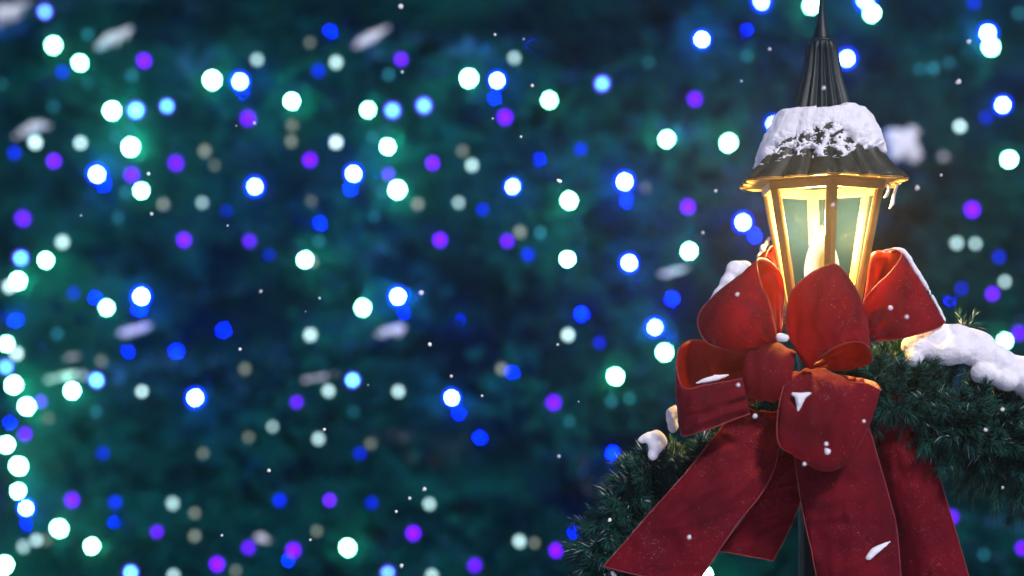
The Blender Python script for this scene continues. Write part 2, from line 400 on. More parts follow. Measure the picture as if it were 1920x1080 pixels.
# tails first
ribbon('tail', [[(1385, 760, 95), (1350, 805, 105), (1290, 880, 130), (1215, 965, 140), (1132, 1062, 140)],
                [(1425, 770, 110), (1400, 830, 125), (1352, 915, 160), (1285, 990, 165), (1215, 1082, 160)],
                [(1460, 770, 95), (1462, 830, 95), (1440, 905, 125), (1380, 985, 150), (1306, 1096, 145)]], wr=1.4, seed=1, ends=True, nw=24)
ribbon('tail', [[(1455, 800, 40), (1440, 880, 45), (1395, 970, 35), (1345, 1032, 25)],
                [(1480, 800, 55), (1470, 890, 60), (1440, 970, 50), (1400, 1042, 38)],
                [(1500, 800, 40), (1510, 900, 45), (1485, 980, 30), (1450, 1051, 20)]], seed=2, ends=True)
ribbon('tail', [[(1490, 740, 110), (1488, 830, 118), (1500, 930, 125), (1516, 1010, 120), (1535, 1100, 120), (1552, 1190, 110)],
                [(1560, 730, 140), (1568, 830, 145), (1588, 920, 150), (1600, 1010, 140), (1612, 1100, 140), (1630, 1190, 130)],
                [(1612, 740, 105), (1634, 820, 108), (1664, 920, 105), (1682, 1000, 95), (1690, 1090, 100), (1702, 1190, 90)]], wr=1.5, seed=3, ends=True, nw=24)
ribbon('tail', [[(1600, 720, 20), (1622, 815, 5), (1648, 930, -5), (1672, 1020, -5), (1690, 1100, -10)],
                [(1640, 715, 50), (1668, 805, 58), (1700, 925, 56), (1728, 1015, 50), (1754, 1100, 44)],
                [(1680, 710, 40), (1728, 800, 45), (1766, 910, 35), (1796, 1010, 30), (1822, 1100, 25)]], seed=4, ends=True)
# loops
ribbon('loop', [[(1640, 640, 80), (1680, 637, 88), (1722, 626, 85), (1760, 613, 75), (1770, 598, 55), (1752, 572, 30), (1715, 560, 10), (1680, 570, 0), (1640, 600, 10)],
                [(1612, 612, 62), (1620, 564, 76), (1647, 532, 95), (1673, 506, 98), (1692, 474, 85), (1664, 470, 50), (1633, 478, 28), (1626, 530, 12), (1615, 590, 10)]],
       seed=5, wr=1.2)
ribbon('loop', [[(1398, 575, 0), (1408, 520, -20), (1420, 484, -45), (1445, 490, -90), (1450, 570, -90)],
                [(1425, 560, 0), (1432, 495, -20), (1446, 462, -40), (1470, 475, -80), (1480, 560, -80)]], seed=6)
ribbon('loop', [[(1420, 668, 140), (1370, 657, 170), (1325, 642, 172), (1307, 606, 150), (1316, 578, 122), (1345, 560, 85), (1400, 580, 60), (1440, 640, 80)],
                [(1438, 655, 150), (1405, 635, 196), (1375, 590, 208), (1352, 548, 180), (1362, 535, 150), (1385, 535, 100), (1430, 560, 70), (1455, 630, 85)],
                [(1456, 640, 148), (1449, 606, 176), (1440, 562, 190), (1424, 526, 190), (1420, 486, 168), (1446, 492, 112), (1469, 530, 78), (1466, 620, 90)]], seed=7, wr=1.3)
ribbon('loop', [[(1412, 652, 140), (1350, 645, 105), (1302, 637, 105), (1274, 652, 130), (1268, 688, 165), (1282, 728, 192), (1322, 722, 202), (1392, 710, 182)],
                [(1415, 700, 135), (1350, 705, 95), (1300, 710, 95), (1270, 720, 120), (1268, 752, 165), (1282, 774, 198), (1326, 765, 212), (1400, 745, 188)],
                [(1415, 755, 130), (1350, 770, 95), (1300, 788, 95), (1279, 798, 120), (1276, 810, 155), (1284, 817, 187), (1332, 803, 200), (1405, 775, 172)]], seed=8, wr=1.3)
ribbon('loop', [[(1478, 700, 150), (1470, 719, 182), (1458, 775, 202), (1459, 831, 208), (1491, 852, 196), (1516, 850, 150), (1500, 800, 115), (1490, 740, 110)],
                [(1510, 692, 155), (1520, 712, 196), (1542, 762, 228), (1568, 822, 234), (1582, 872, 206), (1570, 850, 150), (1545, 790, 120), (1520, 720, 110)],
                [(1541, 690, 160), (1567, 702, 186), (1594, 716, 203), (1626, 720, 206), (1651, 732, 186), (1638, 716, 148), (1600, 707, 120), (1550, 700, 112)]], seed=9, wr=1.3)
ribbon('loop', [[(1500, 668, 150), (1473, 612, 178), (1484, 548, 204), (1518, 514, 222), (1548, 499, 222), (1574, 499, 212), (1612, 556, 175), (1606, 590, 125), (1562, 630, 100), (1520, 675, 115)],
                [(1510, 684, 160), (1492, 640, 188), (1512, 600, 225), (1545, 576, 250), (1578, 566, 250), (1603, 568, 236), (1627, 608, 180), (1622, 640, 130), (1565, 660, 110), (1522, 684, 122)],
                [(1519, 692, 170), (1534, 673, 205), (1556, 655, 228), (1586, 643, 234), (1614, 641, 222), (1630, 654, 190), (1632, 679, 148), (1596, 692, 128), (1556, 694, 128), (1525, 692, 138)]], seed=10, wr=1.2, nl=90)
# knot: a short barrel of ribbon pulled tight
KV = []; nk, mk = 30, 36
for i in range(nk):
    u = i / (nk - 1); x0 = 1394 + 92 * u
    pr = 0.62 + 0.38 * math.sin(math.pi * min(1, max(0, u * 0.9 + 0.05))) ** 0.7
    for j in range(mk):
        a = 2 * math.pi * j / mk
        cz, cyy = math.cos(a), math.sin(a)
        fold = 1 + 0.035 * math.sin(u * 21 + 1.3 * math.sin(a * 2))
        KV.append(P(x0 + 6 * cyy, 692 + 10 * u - cyy * 56 * pr * fold, 150 + cz * 52 * pr * fold))
obj('knot', KV, grid_faces(nk, mk, True), M_VELVET, bow)

# ------------------------------------------------------------------ garlands
def cat_path(pts, n): return cat(pts, n)
def fir_cloud(name, twigs, nl, nw, per, m, parent, droop=0.2, frost=0.03, curl=0.25):
    """needles of a set of twigs as one mesh: each needle a slim three sided spike, twigs (n, 2, 3) base and tip"""
    tw = np.asarray(twigs, float); n = len(tw)
    base = np.repeat(tw[:, 0], per, 0); tip = np.repeat(tw[:, 1], per, 0); ax = tip - base
    ln = np.linalg.norm(ax, axis=1, keepdims=True); ax = ax / np.maximum(ln, 1e-9)
    N = n * per; u = rng.random((N, 1)) ** 0.8; p0 = base + (tip - base) * u
    rnd = rng.normal(size=(N, 3)); rad = rnd - ax * (rnd * ax).sum(1, keepdims=True); rad /= np.linalg.norm(rad, axis=1, keepdims=True)
    out = rad * (0.85 - 0.25 * u) + ax * (0.45 + 0.5 * u); out /= np.linalg.norm(out, axis=1, keepdims=True)
    L_ = nl * (0.7 + 0.5 * rng.random((N, 1))) * (1.05 - 0.3 * u)
    side = np.cross(out, ax); side /= np.maximum(np.linalg.norm(side, axis=1, keepdims=True), 1e-9); up = np.cross(side, out)
    mid = p0 + out * L_ * 0.55 + ax * L_ * 0.03; end = p0 + out * L_ + ax * L_ * curl + np.array([0, 0, -1]) * L_ * droop * rng.random((N, 1))
    w_ = nw * (0.8 + 0.4 * rng.random((N, 1)))
    V = np.stack([p0 + side * w_ * .5, p0 - side * w_ * .5, p0 + up * w_ * .5, mid + side * w_ * .5, mid - side * w_ * .5, mid + up * w_ * .5, end], 1).reshape(-1, 3)
    b = (np.arange(N) * 7)[:, None]
    quads = np.concatenate([b + np.array([[0, 1, 4, 3]]), b + np.array([[1, 2, 5, 4]]), b + np.array([[2, 0, 3, 5]])], 0)
    tris = np.concatenate([b + np.array([[3, 4, 6]]), b + np.array([[4, 5, 6]]), b + np.array([[5, 3, 6]])], 0)
    quads = np.concatenate([quads[:, [0, 1, 2]], quads[:, [0, 2, 3]]], 0)
    o = obj(name, V, np.concatenate([quads, tris], 0), m, parent, smooth=False)
    tone = np.repeat(np.clip(np.repeat(rng.random(n), per) * 0.55 + rng.random(N) * 0.4, 0, 0.95), 7)
    fz = (rng.random(N) < frost * (0.3 + 1.4 * (out[:, 2] > 0.2))); tone[np.repeat(fz, 7)] = 1.0
    at = o.data.attributes.new('tone', 'FLOAT', 'POINT'); at.data.foreach_set('value', tone.astype(np.float32))
    return o
def garland(label, path, ntw, frost, extra=()):
    g = empty('garland', P(*path[0][:3])); tag(g, label, 'garland')
    pp = cat(path, 200)
    V, Fc = tube([P(*q[:3]) for q in pp], [0.006] * 200, 8); obj('core_wire', V, Fc, M_WIRE, g)
    tw = []
    for i in range(ntw):
        t = rng.integers(0, 199); c = Vector(P(*pp[t][:3])); nx = Vector(P(*pp[min(t + 1, 199)][:3])); pv = Vector(P(*pp[max(t - 1, 0)][:3]))
        ax = (nx - pv).normalized(); r = pp[t][3] * S
        v = Vector(rng.normal(size=3)); v = (v - ax * v.dot(ax)).normalized()
        d = (v + ax * rng.normal() * 0.45).normalized(); ln = r * rng.uniform(0.6, 1.15)
        tw.append((tuple(c + d * ln * .25), tuple(c + d * ln - Vector((0, 0, 0.004)))))
    fir_cloud('needles', tw, 32 * S, 1.8 * S, 110, M_GARL, g, frost=frost)
    if extra: fir_cloud('sprig', [(tuple(P(*a)), tuple(P(*b))) for a, b in extra], 22 * S, 1.7 * S, 26, M_GARL, g, frost=0.1)
    return g
garland('frosty fir garland drooping behind the long left tail of the red bow',
        [(1500, 770, 0, 50), (1420, 800, 15, 55), (1340, 852, 15, 55), (1260, 880, 10, 58), (1190, 920, 0, 62), (1145, 985, -10, 66), (1130, 1060, -15, 68), (1135, 1150, -20, 68), (1150, 1230, -20, 66)], 270, 0.07)
garland('thick green fir garland running out to the right of the bow under a snow mound',
        [(1560, 720, 10, 75), (1640, 730, 10, 90), (1710, 750, 15, 92), (1780, 785, 20, 98), (1850, 815, 25, 112), (1930, 850, 30, 122), (2040, 900, 30, 125), (2160, 950, 30, 120)], 470, 0.02,
        extra=[((1795, 640, 10), (1830, 590, 15)), ((1805, 625, 10), (1800, 590, 10)), ((1815, 615, 10), (1832, 612, 20))])

# ------------------------------------------------------------------ snow resting on things
clouds = bpy.data.textures.new('snow_lumps', 'CLOUDS'); clouds.noise_scale = 0.028; clouds.noise_depth = 1
grains = bpy.data.textures.new('snow_grains', 'CLOUDS'); grains.noise_scale = 0.006; grains.noise_depth = 4
def snow_lump(label, balls, vox=0.0022, amp=0.004, grp=None, to=None):
    """balls: (px, py, nearness, rx, ry) run together into one settled lump"""
    to = to or P; V, Fc = [], []
    bm = bmesh.new(); bmesh.ops.create_icosphere(bm, subdivisions=3, radius=1.0)
    bv = np.array([v.co[:] for v in bm.verts]); bf = [[v.index for v in f.verts] for f in bm.faces]; bm.free()
    for (x, y, z, rx, ry) in balls:
        c = to(x, y, z); k = c.y / F; b = len(V)
        for v in bv: V.append((c.x + v[0] * rx * k, c.y + v[1] * min(rx, ry) * 1.1 * k, c.z + v[2] * ry * k))
        Fc += [tuple(i + b for i in f) for f in bf]
    o = obj('snow_patch', V, Fc, M_SNOW)
    md = o.modifiers.new('join', 'REMESH'); md.mode = 'VOXEL'; md.voxel_size = vox
    md = o.modifiers.new('soft', 'SMOOTH'); md.iterations = 9
    md = o.modifiers.new('lumps', 'DISPLACE'); md.texture = clouds; md.strength = amp; md.texture_coords = 'GLOBAL'; md.mid_level = 0.5
    if vox < 0.01:
        md = o.modifiers.new('grain', 'DISPLACE'); md.texture = grains; md.strength = 0.0016; md.texture_coords = 'GLOBAL'; md.mid_level = 0.5
    tag(o, label, 'snow', grp); return o
def run(pts, n):
    return [tuple(q) for q in cat(pts, n)]
snow_lump('large lumpy mound of snow lying on the thick garland right of the bow',
          [(1722, 648, 50, 30, 26), (1745, 632, 50, 34, 27), (1785, 628, 50, 36, 24), (1825, 652, 55, 40, 34), (1780, 655, 60, 50, 30), (1865, 678, 60, 38, 32), (1905, 700, 60, 40, 34), (1940, 720, 60, 45, 36),
           (1715, 670, 62, 16, 22), (1850, 700, 75, 26, 22), (1885, 710, 75, 26, 24), (1990, 750, 55, 45, 36)], vox=0.0022, amp=0.009)
snow_lump('small wedge of snow caught in the frosty garland left of the bow', [(1203, 824, 70, 9, 8), (1216, 820, 72, 14, 11), (1230, 818, 72, 15, 13), (1242, 828, 72, 10, 12), (1230, 836, 74, 14, 14), (1224, 852, 76, 9, 12)], amp=0.003)
snow_lump('tuft of snow behind the lower left loop of the bow, on the garland', [(1258, 780, 20, 10, 16), (1266, 772, 18, 10, 14), (1262, 800, 20, 8, 12)], amp=0.006)
snow_lump('long bank of snow on the shoulder of the upper left loop of the bow',
          [(1340, 570, 160, 12, 14), (1352, 552, 160, 15, 18), (1366, 530, 158, 18, 20), (1380, 508, 155, 20, 18), (1396, 498, 152, 14, 11), (1328, 588, 160, 7, 9)])
snow_lump('sliver of snow on the small loop behind the lantern', [(1438, 456, -55, 5, 8), (1430, 468, -50, 6, 10), (1423, 481, -45, 5, 8), (1442, 448, -60, 4, 5)], amp=0.002, vox=0.0014)
snow_lump('thin crust of snow along the top of the right hand back loop',
          run([(1662, 470, 60, 7, 4), (1684, 466, 80, 9, 5), (1700, 479, 84, 6, 6), (1712, 497, 80, 4.5, 7), (1724, 517, 76, 4, 7), (1737, 537, 70, 3, 6), (1752, 563, 64, 2.5, 6), (1764, 586, 62, 3.5, 6), (1770, 600, 60, 4.5, 6)], 26), amp=0.0035, vox=0.0014)
snow_lump('small cap of snow on top of the knot of the bow', [(1464, 632, 195, 10, 9), (1472, 634, 198, 9, 8)], amp=0.002, vox=0.0014)
snow_lump('strip of snow lying in the slot of the lower left loop', run([(1308, 718, 190, 5, 2.5), (1326, 713, 190, 10, 5), (1345, 708, 188, 11, 5.5), (1364, 703, 186, 5, 2)], 9), amp=0.0015, vox=0.0014)
snow_lump('pointed patch of snow on the lower right loop of the bow', run([(1488, 738, 214, 6, 4), (1500, 742, 217, 11, 6), (1512, 739, 219, 8, 4.5), (1521, 736, 221, 3, 2)], 8) + run([(1500, 744, 218, 11, 8), (1499, 756, 218, 7, 8), (1496, 769, 219, 3, 4)], 6), amp=0.0012, vox=0.0014)
snow_lump('tiny scrap of snow on the front loop of the bow', [(1600, 580, 228, 5, 6), (1605, 590, 226, 5, 9)], amp=0.001, vox=0.0012)
snow_lump('slanted scrap of snow on the broad middle tail', run([(1628, 1045, 138, 6, 6), (1640, 1033, 137, 9, 6), (1654, 1023, 133, 8, 4), (1668, 1016, 130, 3, 2)], 9), amp=0.0012, vox=0.0014)
snow_lump('crumb of ice at the tip of the long left tail', [(1148, 1074, 120, 4, 5), (1152, 1080, 118, 5, 5)], amp=0.003, vox=0.0014)

# snow on the lantern roof: settles on the upper skirt, ragged below
def roof_snow():
    na, nh = 480, 90; V = np.zeros((nh, na, 3)); T = np.zeros((nh, na))
    def low(a):      # picture height of the lower edge round the roof
        d = math.degrees((a + math.pi) % (2 * math.pi) - math.pi)
        xs = [-180, -120, -95, -80, -65, -50, -35, -22, -10, 0, 10, 22, 35, 48, 62, 75, 90, 120, 180]
        yv = [288, 304, 312, 310, 290, 266, 258, 254, 248, 246, 254, 282, 292, 286, 292, 300, 288, 288, 288]
        return np.interp(d, xs, yv)
    for j in range(na):
        a = 2 * math.pi * j / na; lo = low(a)
        d = (math.degrees(a) + 180) % 360 - 180
        hump = np.interp(d, [-180, -90, -60, -40, -15, 0, 18, 40, 70, 100, 180], [14, 15, 11, 8, 8, 11, 17, 18, 15, 14, 14])
        patch = max(0, 1 - abs(d + 25) / 52)
        for i in range(nh):
            y = 318 - (318 - 207) * i / (nh - 1); r = skirt_r(a, y) if y > 214 else 62 - (214 - y) * 0.7
            q = Vector((math.sin(a) * 3, math.cos(a) * 3, y / 22))
            nz = noise.noise(q * 1.3) * 0.55 + noise.noise(q * 3.1) * 0.4 + noise.noise(q * 8) * 0.28
            edge = (lo - y + 13 * nz) / 14
            t = hump * (1 - math.exp(-max(0, edge) * 0.9)) * (1 + 0.22 * noise.noise(q * 1.7)) if edge > 0 else -3
            fz = 0.9 * noise.noise(q * 2.0) + 0.7 * noise.noise(q * 4.3) + 0.5 * noise.noise(q * 10) + 0.22 - max(0, y - 288) / 50
            if patch > 0 and edge < 0.5 and y < 312 + 8 * noise.noise(q * 2): t = max(t, (5.0 * fz * min(1, patch * 2.2) - 0.3) if fz > 0 else -3)
            top = (y - (210 + 5 * noise.noise(Vector((math.sin(a) * 4, math.cos(a) * 4, 3))) + (2 if abs(d) < 22 else -2))) / 9
            if top < 1: t = t * max(0, top) ** 0.5
            if t > 0:       # the deep snow bridges the flutes
                wq = min(1, t / 9); hh = min(1, max(0, (342 - y) / 130)); hx_ = hexr(a) * (1 - hh * .75) + .95 * hh * .75
                r = r * (1 - wq) + wq * max(r, np.interp(-y, [-v for v in SK_Y], SK_R) * hx_ * 0.985 if y > 214 else r)
            V[i, j] = LP(r + t, a, y - 0.55 * max(0, t)); T[i, j] = t
    f = []
    for i in range(nh - 1):
        for j in range(na):
            j2 = (j + 1) % na
            if max(T[i, j], T[i, j2], T[i + 1, j], T[i + 1, j2]) > 0: f.append((i * na + j, i * na + j2, (i + 1) * na + j2, (i + 1) * na + j))
    us = sorted({k for q in f for k in q}); mp = {k: i for i, k in enumerate(us)}
    VV = V.reshape(-1, 3)[us]
    o = obj('snow_patch', VV, [tuple(mp[k] for k in q) for q in f], M_SNOW)
    tag(o, 'ragged cap of snow on the fluted roof of the lantern', 'snow')
roof_snow()
# icicles under the right eave
def icicle(label, pts, rad):
    V, Fc = tube([P(*p) for p in cat(pts, 14)], list(np.interp(np.linspace(0, 1, 14), np.linspace(0, 1, len(rad)), rad) * S), 10)
    o = obj('icicle', V, Fc, M_SNOW); tag(o, label, 'icicle', 'icicles under the right eave')
icicle('longer crooked icicle under the right eave of the lantern roof', [(1682, 343, 48), (1678, 358, 48), (1675, 372, 48), (1673, 382, 48), (1668, 391, 48)], [3.5, 3, 2.6, 3.6, 1])
icicle('shorter icicle nearer the glass under the right eave', [(1668, 345, 45), (1666, 358, 45), (1662, 367, 45), (1657, 370, 45)], [3, 2.6, 3, 1])

# ------------------------------------------------------------------ big fir behind
TX, TY, TR, TH = 0.0, 8.0, 3.7, 15.0
def crown_r(z): return TR * (1 - z / TH)
def on_tree(px, py, out=0.05):
    """where the sight line through a picture position meets the crown of the fir"""
    dx, dz = (px - 960) / F, (HZ - py) / F; lo = 2.0; d = lo
    while d < 9:
        x, z = dx * d, CAM_H + dz * d
        if math.hypot(x - TX, d - TY) < crown_r(z) + out: break
        d += 0.004
    return Vector((dx * d, d, CAM_H + dz * d))
BULBS = '''84,22,C 100,85,W 150,118,W 270,114,V 247,141,T 117,135,D 163,155,T 398,150,W 450,153,B 482,112,P 581,80,G 630,117,P 210,208,W 255,207,C 313,199,C 465,222,V
547,190,W 548,235,G 546,265,G 66,267,P 151,268,P 245,276,W 243,243,T 218,257,T 27,287,D 101,302,V 182,327,B 247,328,V 330,306,V 265,358,W 236,360,T 402,310,G 384,283,G 478,350,B 581,300,V
630,267,P 3,157,T 165,65,T 728,140,T 752,111,V 879,147,W 932,151,B 964,109,P 690,206,W 736,207,C 795,198,C 947,220,V 1030,188,W 1129,157,C 1216,117,T 727,275,W 723,245,T 699,257,T 663,326,B
728,327,V 811,306,V 885,310,P 867,283,G 745,356,W 717,360,T 961,350,B 1089,280,D 1250,261,W 1171,341,B 1067,376,W 43,410,V 117,454,P 222,408,T 379,380,P 306,383,G 345,450,V 468,452,V 584,377,G
598,453,T 572,487,W 585,490,G 39,484,C 86,488,W 34,527,W 18,537,P 200,577,W 265,556,B 107,626,T 12,645,W 31,663,P 11,688,C 26,722,W 181,713,C 135,733,W 582,628,P 459,692,G 425,395,D 505,478,D
138,550,D 190,677,G 702,407,T 860,380,P 783,383,G 825,450,V 951,452,V 905,393,D 975,435,G 1013,436,T 1064,486,W 1180,493,B 680,577,W 746,556,B 990,478,D 1065,628,P 1124,643,D 1228,614,B 1246,661,W
1154,706,W 941,692,G 661,713,C 1290,388,V 1393,417,B 1292,471,W 1316,74,B 1303,186,V 1366,268,W 50,762,W 76,753,V 266,734,P 366,746,B 90,785,G 47,814,V 12,834,W 193,850,D 35,874,W 34,921,W 49,953,B
135,938,V 216,942,D 324,944,P 294,997,V 111,991,W 172,1024,W 44,1025,P 68,1013,P 87,1013,G 8,1060,W 245,1074,C 325,1079,P 407,1058,V 365,962,G 381,850,G 466,820,G 511,800,P 556,754,V 616,733,P
597,823,P 524,938,D 618,938,V 466,1027,V 550,1032,V 594,996,G 652,1027,W 747,734,P 847,746,B 675,850,D 695,832,G 697,943,D 805,945,P 775,1000,V 727,1074,C 890,1060,V 1038,755,V 1146,753,T 1180,747,T
1068,790,T 974,1015,P 1002,1018,G 1043,1032,V 663,772,T 180,772,T 810,1079,P 1428,3,B 1522,10,W 1622,0,B 1635,25,W 1588,110,B 1852,62,B 1858,88,W 1880,197,B 1849,220,D 1800,237,P 1892,299,W 1450,232,B
1823,393,V 1794,456,P 1829,457,P 1873,482,D 1884,528,P 1803,541,D 1861,551,V 1884,640,W 1910,625,V 1826,5,D 1910,25,T 1725,130,T 1750,128,T 1780,118,T 1787,865,P 1783,970,V 1845,1040,T 1917,1028,V
1400,105,T 1322,1078,W 442,1070,G 365,1005,G 1210,352,G 100,200,T 597,133,D'''
bl = []
for b_ in BULBS.split():
    x, y, k = b_.split(','); bl.append((float(x), float(y), k))
for x, y, k in list(bl):
    if k == 'B' and y < 1000: bl.append((x + random.uniform(-8, 26), y + random.uniform(18, 40), 'H'))  # added fill bulbs near the blue-rimmed ones, spilling blue light on the needles
for x, y in ((30, 600), (75, 650), (240, 660), (330, 660), (215, 980), (120, 330), (700, 320), (500, 250), (600, 420), (760, 420), (1010, 300), (1090, 590), (1150, 850), (1080, 1000), (540, 1050), (900, 820), (420, 620), (180, 560), (20, 790),
             (480, 880), (1400, 60), (1720, 60), (1780, 560), (1260, 560), (1000, 90), (330, 60), (60, 160), (620, 60), (860, 600), (960, 700)):
    bl.append((x, y, 'H'))  # more added fill bulbs inside the crown, for blue spill
BPOS = [on_tree(x, y, 0.07) for x, y, k_ in bl]
BPOS = [p if q[2] != 'H' else on_tree(q[0], q[1], random.choice((-0.4, -0.6, -0.75))) for p, q in zip(BPOS, bl)]
def fir_tree(label, x0, y0, scale, nb, a0, a1, z0, z1, per=9, near=()):
    t = empty('fir_tree', (x0, y0, 0)); tag(t, label, 'fir tree', None)
    H = TH * scale
    V, Fc = tube([(x0, y0, z) for z in np.linspace(-0.1, H * .97, 12)], list(np.interp(np.linspace(0, 1, 12), [0, 1], [0.24 * scale, 0.02])), 12)
    obj('trunk', V, Fc, M_BARK, t)
    tw = []; tone = []
    for i in range(nb):
        a = rng.uniform(a0, a1); z = rng.uniform(z0, z1)
        if i % 2 and noise.noise(Vector((a * 9, z * 3.4, 1.7))) + 0.5 * noise.noise(Vector((a * 21, z * 8, 4.2))) < -0.08: continue
        R = TR * scale * (1 - z / H)
        L_ = rng.uniform(0.55, 0.95) * scale; rr = R - L_ + (rng.uniform(-0.25, 0.10) if i % 2 else rng.uniform(-2.1, -0.2))
        er = np.array([math.sin(a), -math.cos(a), 0.0]); et = np.array([math.cos(a), math.sin(a), 0.0]); ez = np.array([0, 0, 1.0])
        yaw = rng.normal() * 0.35; d = er * math.cos(yaw) + et * math.sin(yaw); s = np.cross(d, ez)
        base = np.array([x0, y0, z]) + er * rr; dr = rng.uniform(0.15, 0.5); tn = rng.random() ** 1.6 if rng.random() > 0.11 else 3.0
        for x in np.arange(0.08, 1.0, 0.055):
            p = base + d * L_ * x + ez * (0.10 * x - dr * x * x * L_)
            sl_ = (0.30 * (1 - x) ** 0.8 + 0.05) * scale
            for sg in (-1, 1):
                v = d * 0.75 + s * sg * 0.65 + ez * rng.normal() * 0.12 - ez * .12
                tw.append((p, p + v * sl_ * rng.uniform(.7, 1.1))); tone.append(tn)
        p = base + d * L_ * .9 + ez * (0.09 - dr * .81 * L_); tw.append((p, p + d * .12)); tone.append(tn)
    for q in near:      # the twig tips that carry the bulbs
        q = np.array(q); inw = np.array([x0, y0, q[2]]) - q; inw /= np.linalg.norm(inw); tn = rng.random()
        for k in range(14):
            v = rng.normal(size=3) * 0.06; v -= inw * v.dot(inw)
            e_ = q + v + inw * rng.uniform(0.025, 0.07); tw.append((q + v * 1.5 + inw * rng.uniform(.12, .2) + np.array([0, 0, -.02]), e_)); tone.append(tn)
    tw = np.array(tw); n = len(tw); N = n * per
    b = np.repeat(tw[:, 0], per, 0); e = np.repeat(tw[:, 1], per, 0); ax = e - b; ax /= np.linalg.norm(ax, axis=1, keepdims=True)
    u = rng.random((N, 1)); p = b + (e - b) * u
    rd = rng.normal(size=(N, 3)); rd -= ax * (rd * ax).sum(1, keepdims=True); rd /= np.linalg.norm(rd, axis=1, keepdims=True)
    o_ = rd * .8 + ax * .7; ln = 0.052 * scale * rng.uniform(.7, 1.2, (N, 1)); sd_ = np.cross(o_, ax); sd_ /= np.linalg.norm(sd_, axis=1, keepdims=True)
    W_ = 0.0048 * scale
    V = np.stack([p + sd_ * W_, p - sd_ * W_, p + o_ * ln], 1).reshape(-1, 3)
    cr = obj('crown', V, np.arange(N * 3).reshape(N, 3), M_FIR, t, smooth=False)
    tq = np.repeat(np.array(tone), per); fz = (tq > 2) & (rng.random(N) < .5)       # some boughs carry rime, coloured blue as if lit by the bulbs
    tt = np.clip(np.where(tq > 2, .4, tq) * .7 + rng.random(N) * .25, 0, .95); tt[fz] = 1.0
    at = cr.data.attributes.new('tone', 'FLOAT', 'POINT'); at.data.foreach_set('value', np.repeat(tt, 3).astype(np.float32))
    return t
fir_tree('huge dark fir tree filling the background, hung with blue, violet and white lights', TX, TY, 1.0, 4200, R_(-85), R_(85), 0.1, 3.8, 12, BPOS)

# snow caught on the boughs of the fir, far out of focus
def bough_snow(label, balls, **k):
    balls = list(balls) + [(x + random.uniform(-1.5, 1.5) * a, y + random.uniform(-.9, 1.3) * b, a * random.uniform(.35, .7), b * random.uniform(.3, .7)) for x, y, a, b in balls for _ in range(2)]
    snow_lump(label, [(x, y, 0, a, b) for x, y, a, b in balls], vox=0.012, amp=0.012, grp='snow on the boughs of the fir', to=lambda x, y, z: on_tree(x, y, 0.07))
bough_snow('broad pale drift of snow on a bough in the top left corner of the fir', [(8, 25, 20, 16), (28, 22, 18, 14), (44, 8, 14, 6), (60, 2, 12, 4)])
bough_snow('slanting snowy bough tip above the first white bulbs in the upper left', [(185, 88, 10, 6), (200, 78, 13, 9), (216, 68, 14, 9), (232, 60, 12, 7), (246, 52, 8, 5)])
bough_snow('slanting snowy bough tip in the upper middle of the fir', [(667, 88, 10, 6), (681, 78, 13, 9), (697, 68, 14, 9), (713, 58, 12, 7), (727, 50, 8, 5)])
bough_snow('snow on a bough near the left edge above a pale blue bulb', [(48, 248, 14, 8), (62, 240, 15, 11), (76, 232, 12, 8), (30, 256, 12, 5)])
bough_snow('bluish lump of snow on a low bough left of the middle', [(232, 626, 14, 8), (250, 620, 16, 9), (268, 614, 14, 8)])
bough_snow('bluish lump of snow on a low bough in the middle of the fir', [(712, 626, 14, 8), (730, 620, 16, 9), (748, 614, 14, 8)])
bough_snow('flat streak of snow on a low bough above the lower left bulbs', [(95, 712, 12, 8), (120, 706, 16, 8), (140, 700, 16, 6), (165, 694, 10, 4)])
bough_snow('flat streak of snow on a low bough between two white bulbs', [(575, 712, 12, 7), (600, 708, 16, 6), (625, 702, 14, 5)])
bough_snow('rounded lump of snow on a bough right behind the lantern roof', [(1680, 262, 24, 20), (1700, 275, 22, 20), (1668, 250, 12, 10), (1722, 290, 12, 8)])
bough_snow('small dab of snow on a bough right of the lantern roof', [(1768, 294, 9, 8)])
bough_snow('faint streak of bluish snow on a bough left of the bow', [(1245, 516, 14, 7), (1268, 508, 16, 8), (1290, 500, 10, 5)])
bough_snow('dim dab of snow low on the fir under two pale bulbs', [(488, 1008, 14, 9), (505, 1014, 14, 6)])
bough_snow('bluish streak of snow on a bough left of the white bulbs low down', [(128, 672, 12, 6), (142, 668, 10, 5)])

# ------------------------------------------------------------------ light bulbs on the fir
KINDS = {   # words, core colour, core strength, core radius (picture units), rim colour, rim strength, rim radius
    'W': ('bright white bulb', (0.20, 0.95, 0.55), 200, 7.5, (0.35, 1.0, 0.55), 1.6, 10.5),
    'B': ('white bulb with a blue rim', (0.05, 0.13, 1.0), 700, 6.0, (0.004, 0.010, 1.0), 12.0, 14),
    'C': ('cyan bulb with a violet blue rim', (0.10, 0.80, 1.0), 15, 6.0, (0.10, 0.005, 1.0), 9.0, 11),
    'V': ('violet bulb', (0.12, 0.0, 1.0), 11, 6.5, (0.08, 0.0, 1.0), 2.0, 10),
    'D': ('deep blue bulb', (0.004, 0.012, 1.0), 4.2, 6.0, (0.0, 0.02, 1.0), 0.3, 8),
    'T': ('dim teal bulb', (0.06, 0.5, 0.7), 1.5, 5.0, (0.0, 0.3, 0.4), 0.1, 7),
    'P': ('pale silvery bulb', (0.62, 0.92, 0.95), 6.0, 6.0, (0.05, 0.6, 0.7), 0.5, 9),
    'H': ('added blue fill bulb deep in needles', (0.0, 0.004, 1.0), 420, 5.0, (0.0, 0.02, 1.0), 0.5, 8),
    'G': ('faint greyish bulb', (0.70, 0.82, 0.68), 1.1, 6.0, (0.3, 0.4, 0.3), 0.05, 8),
}
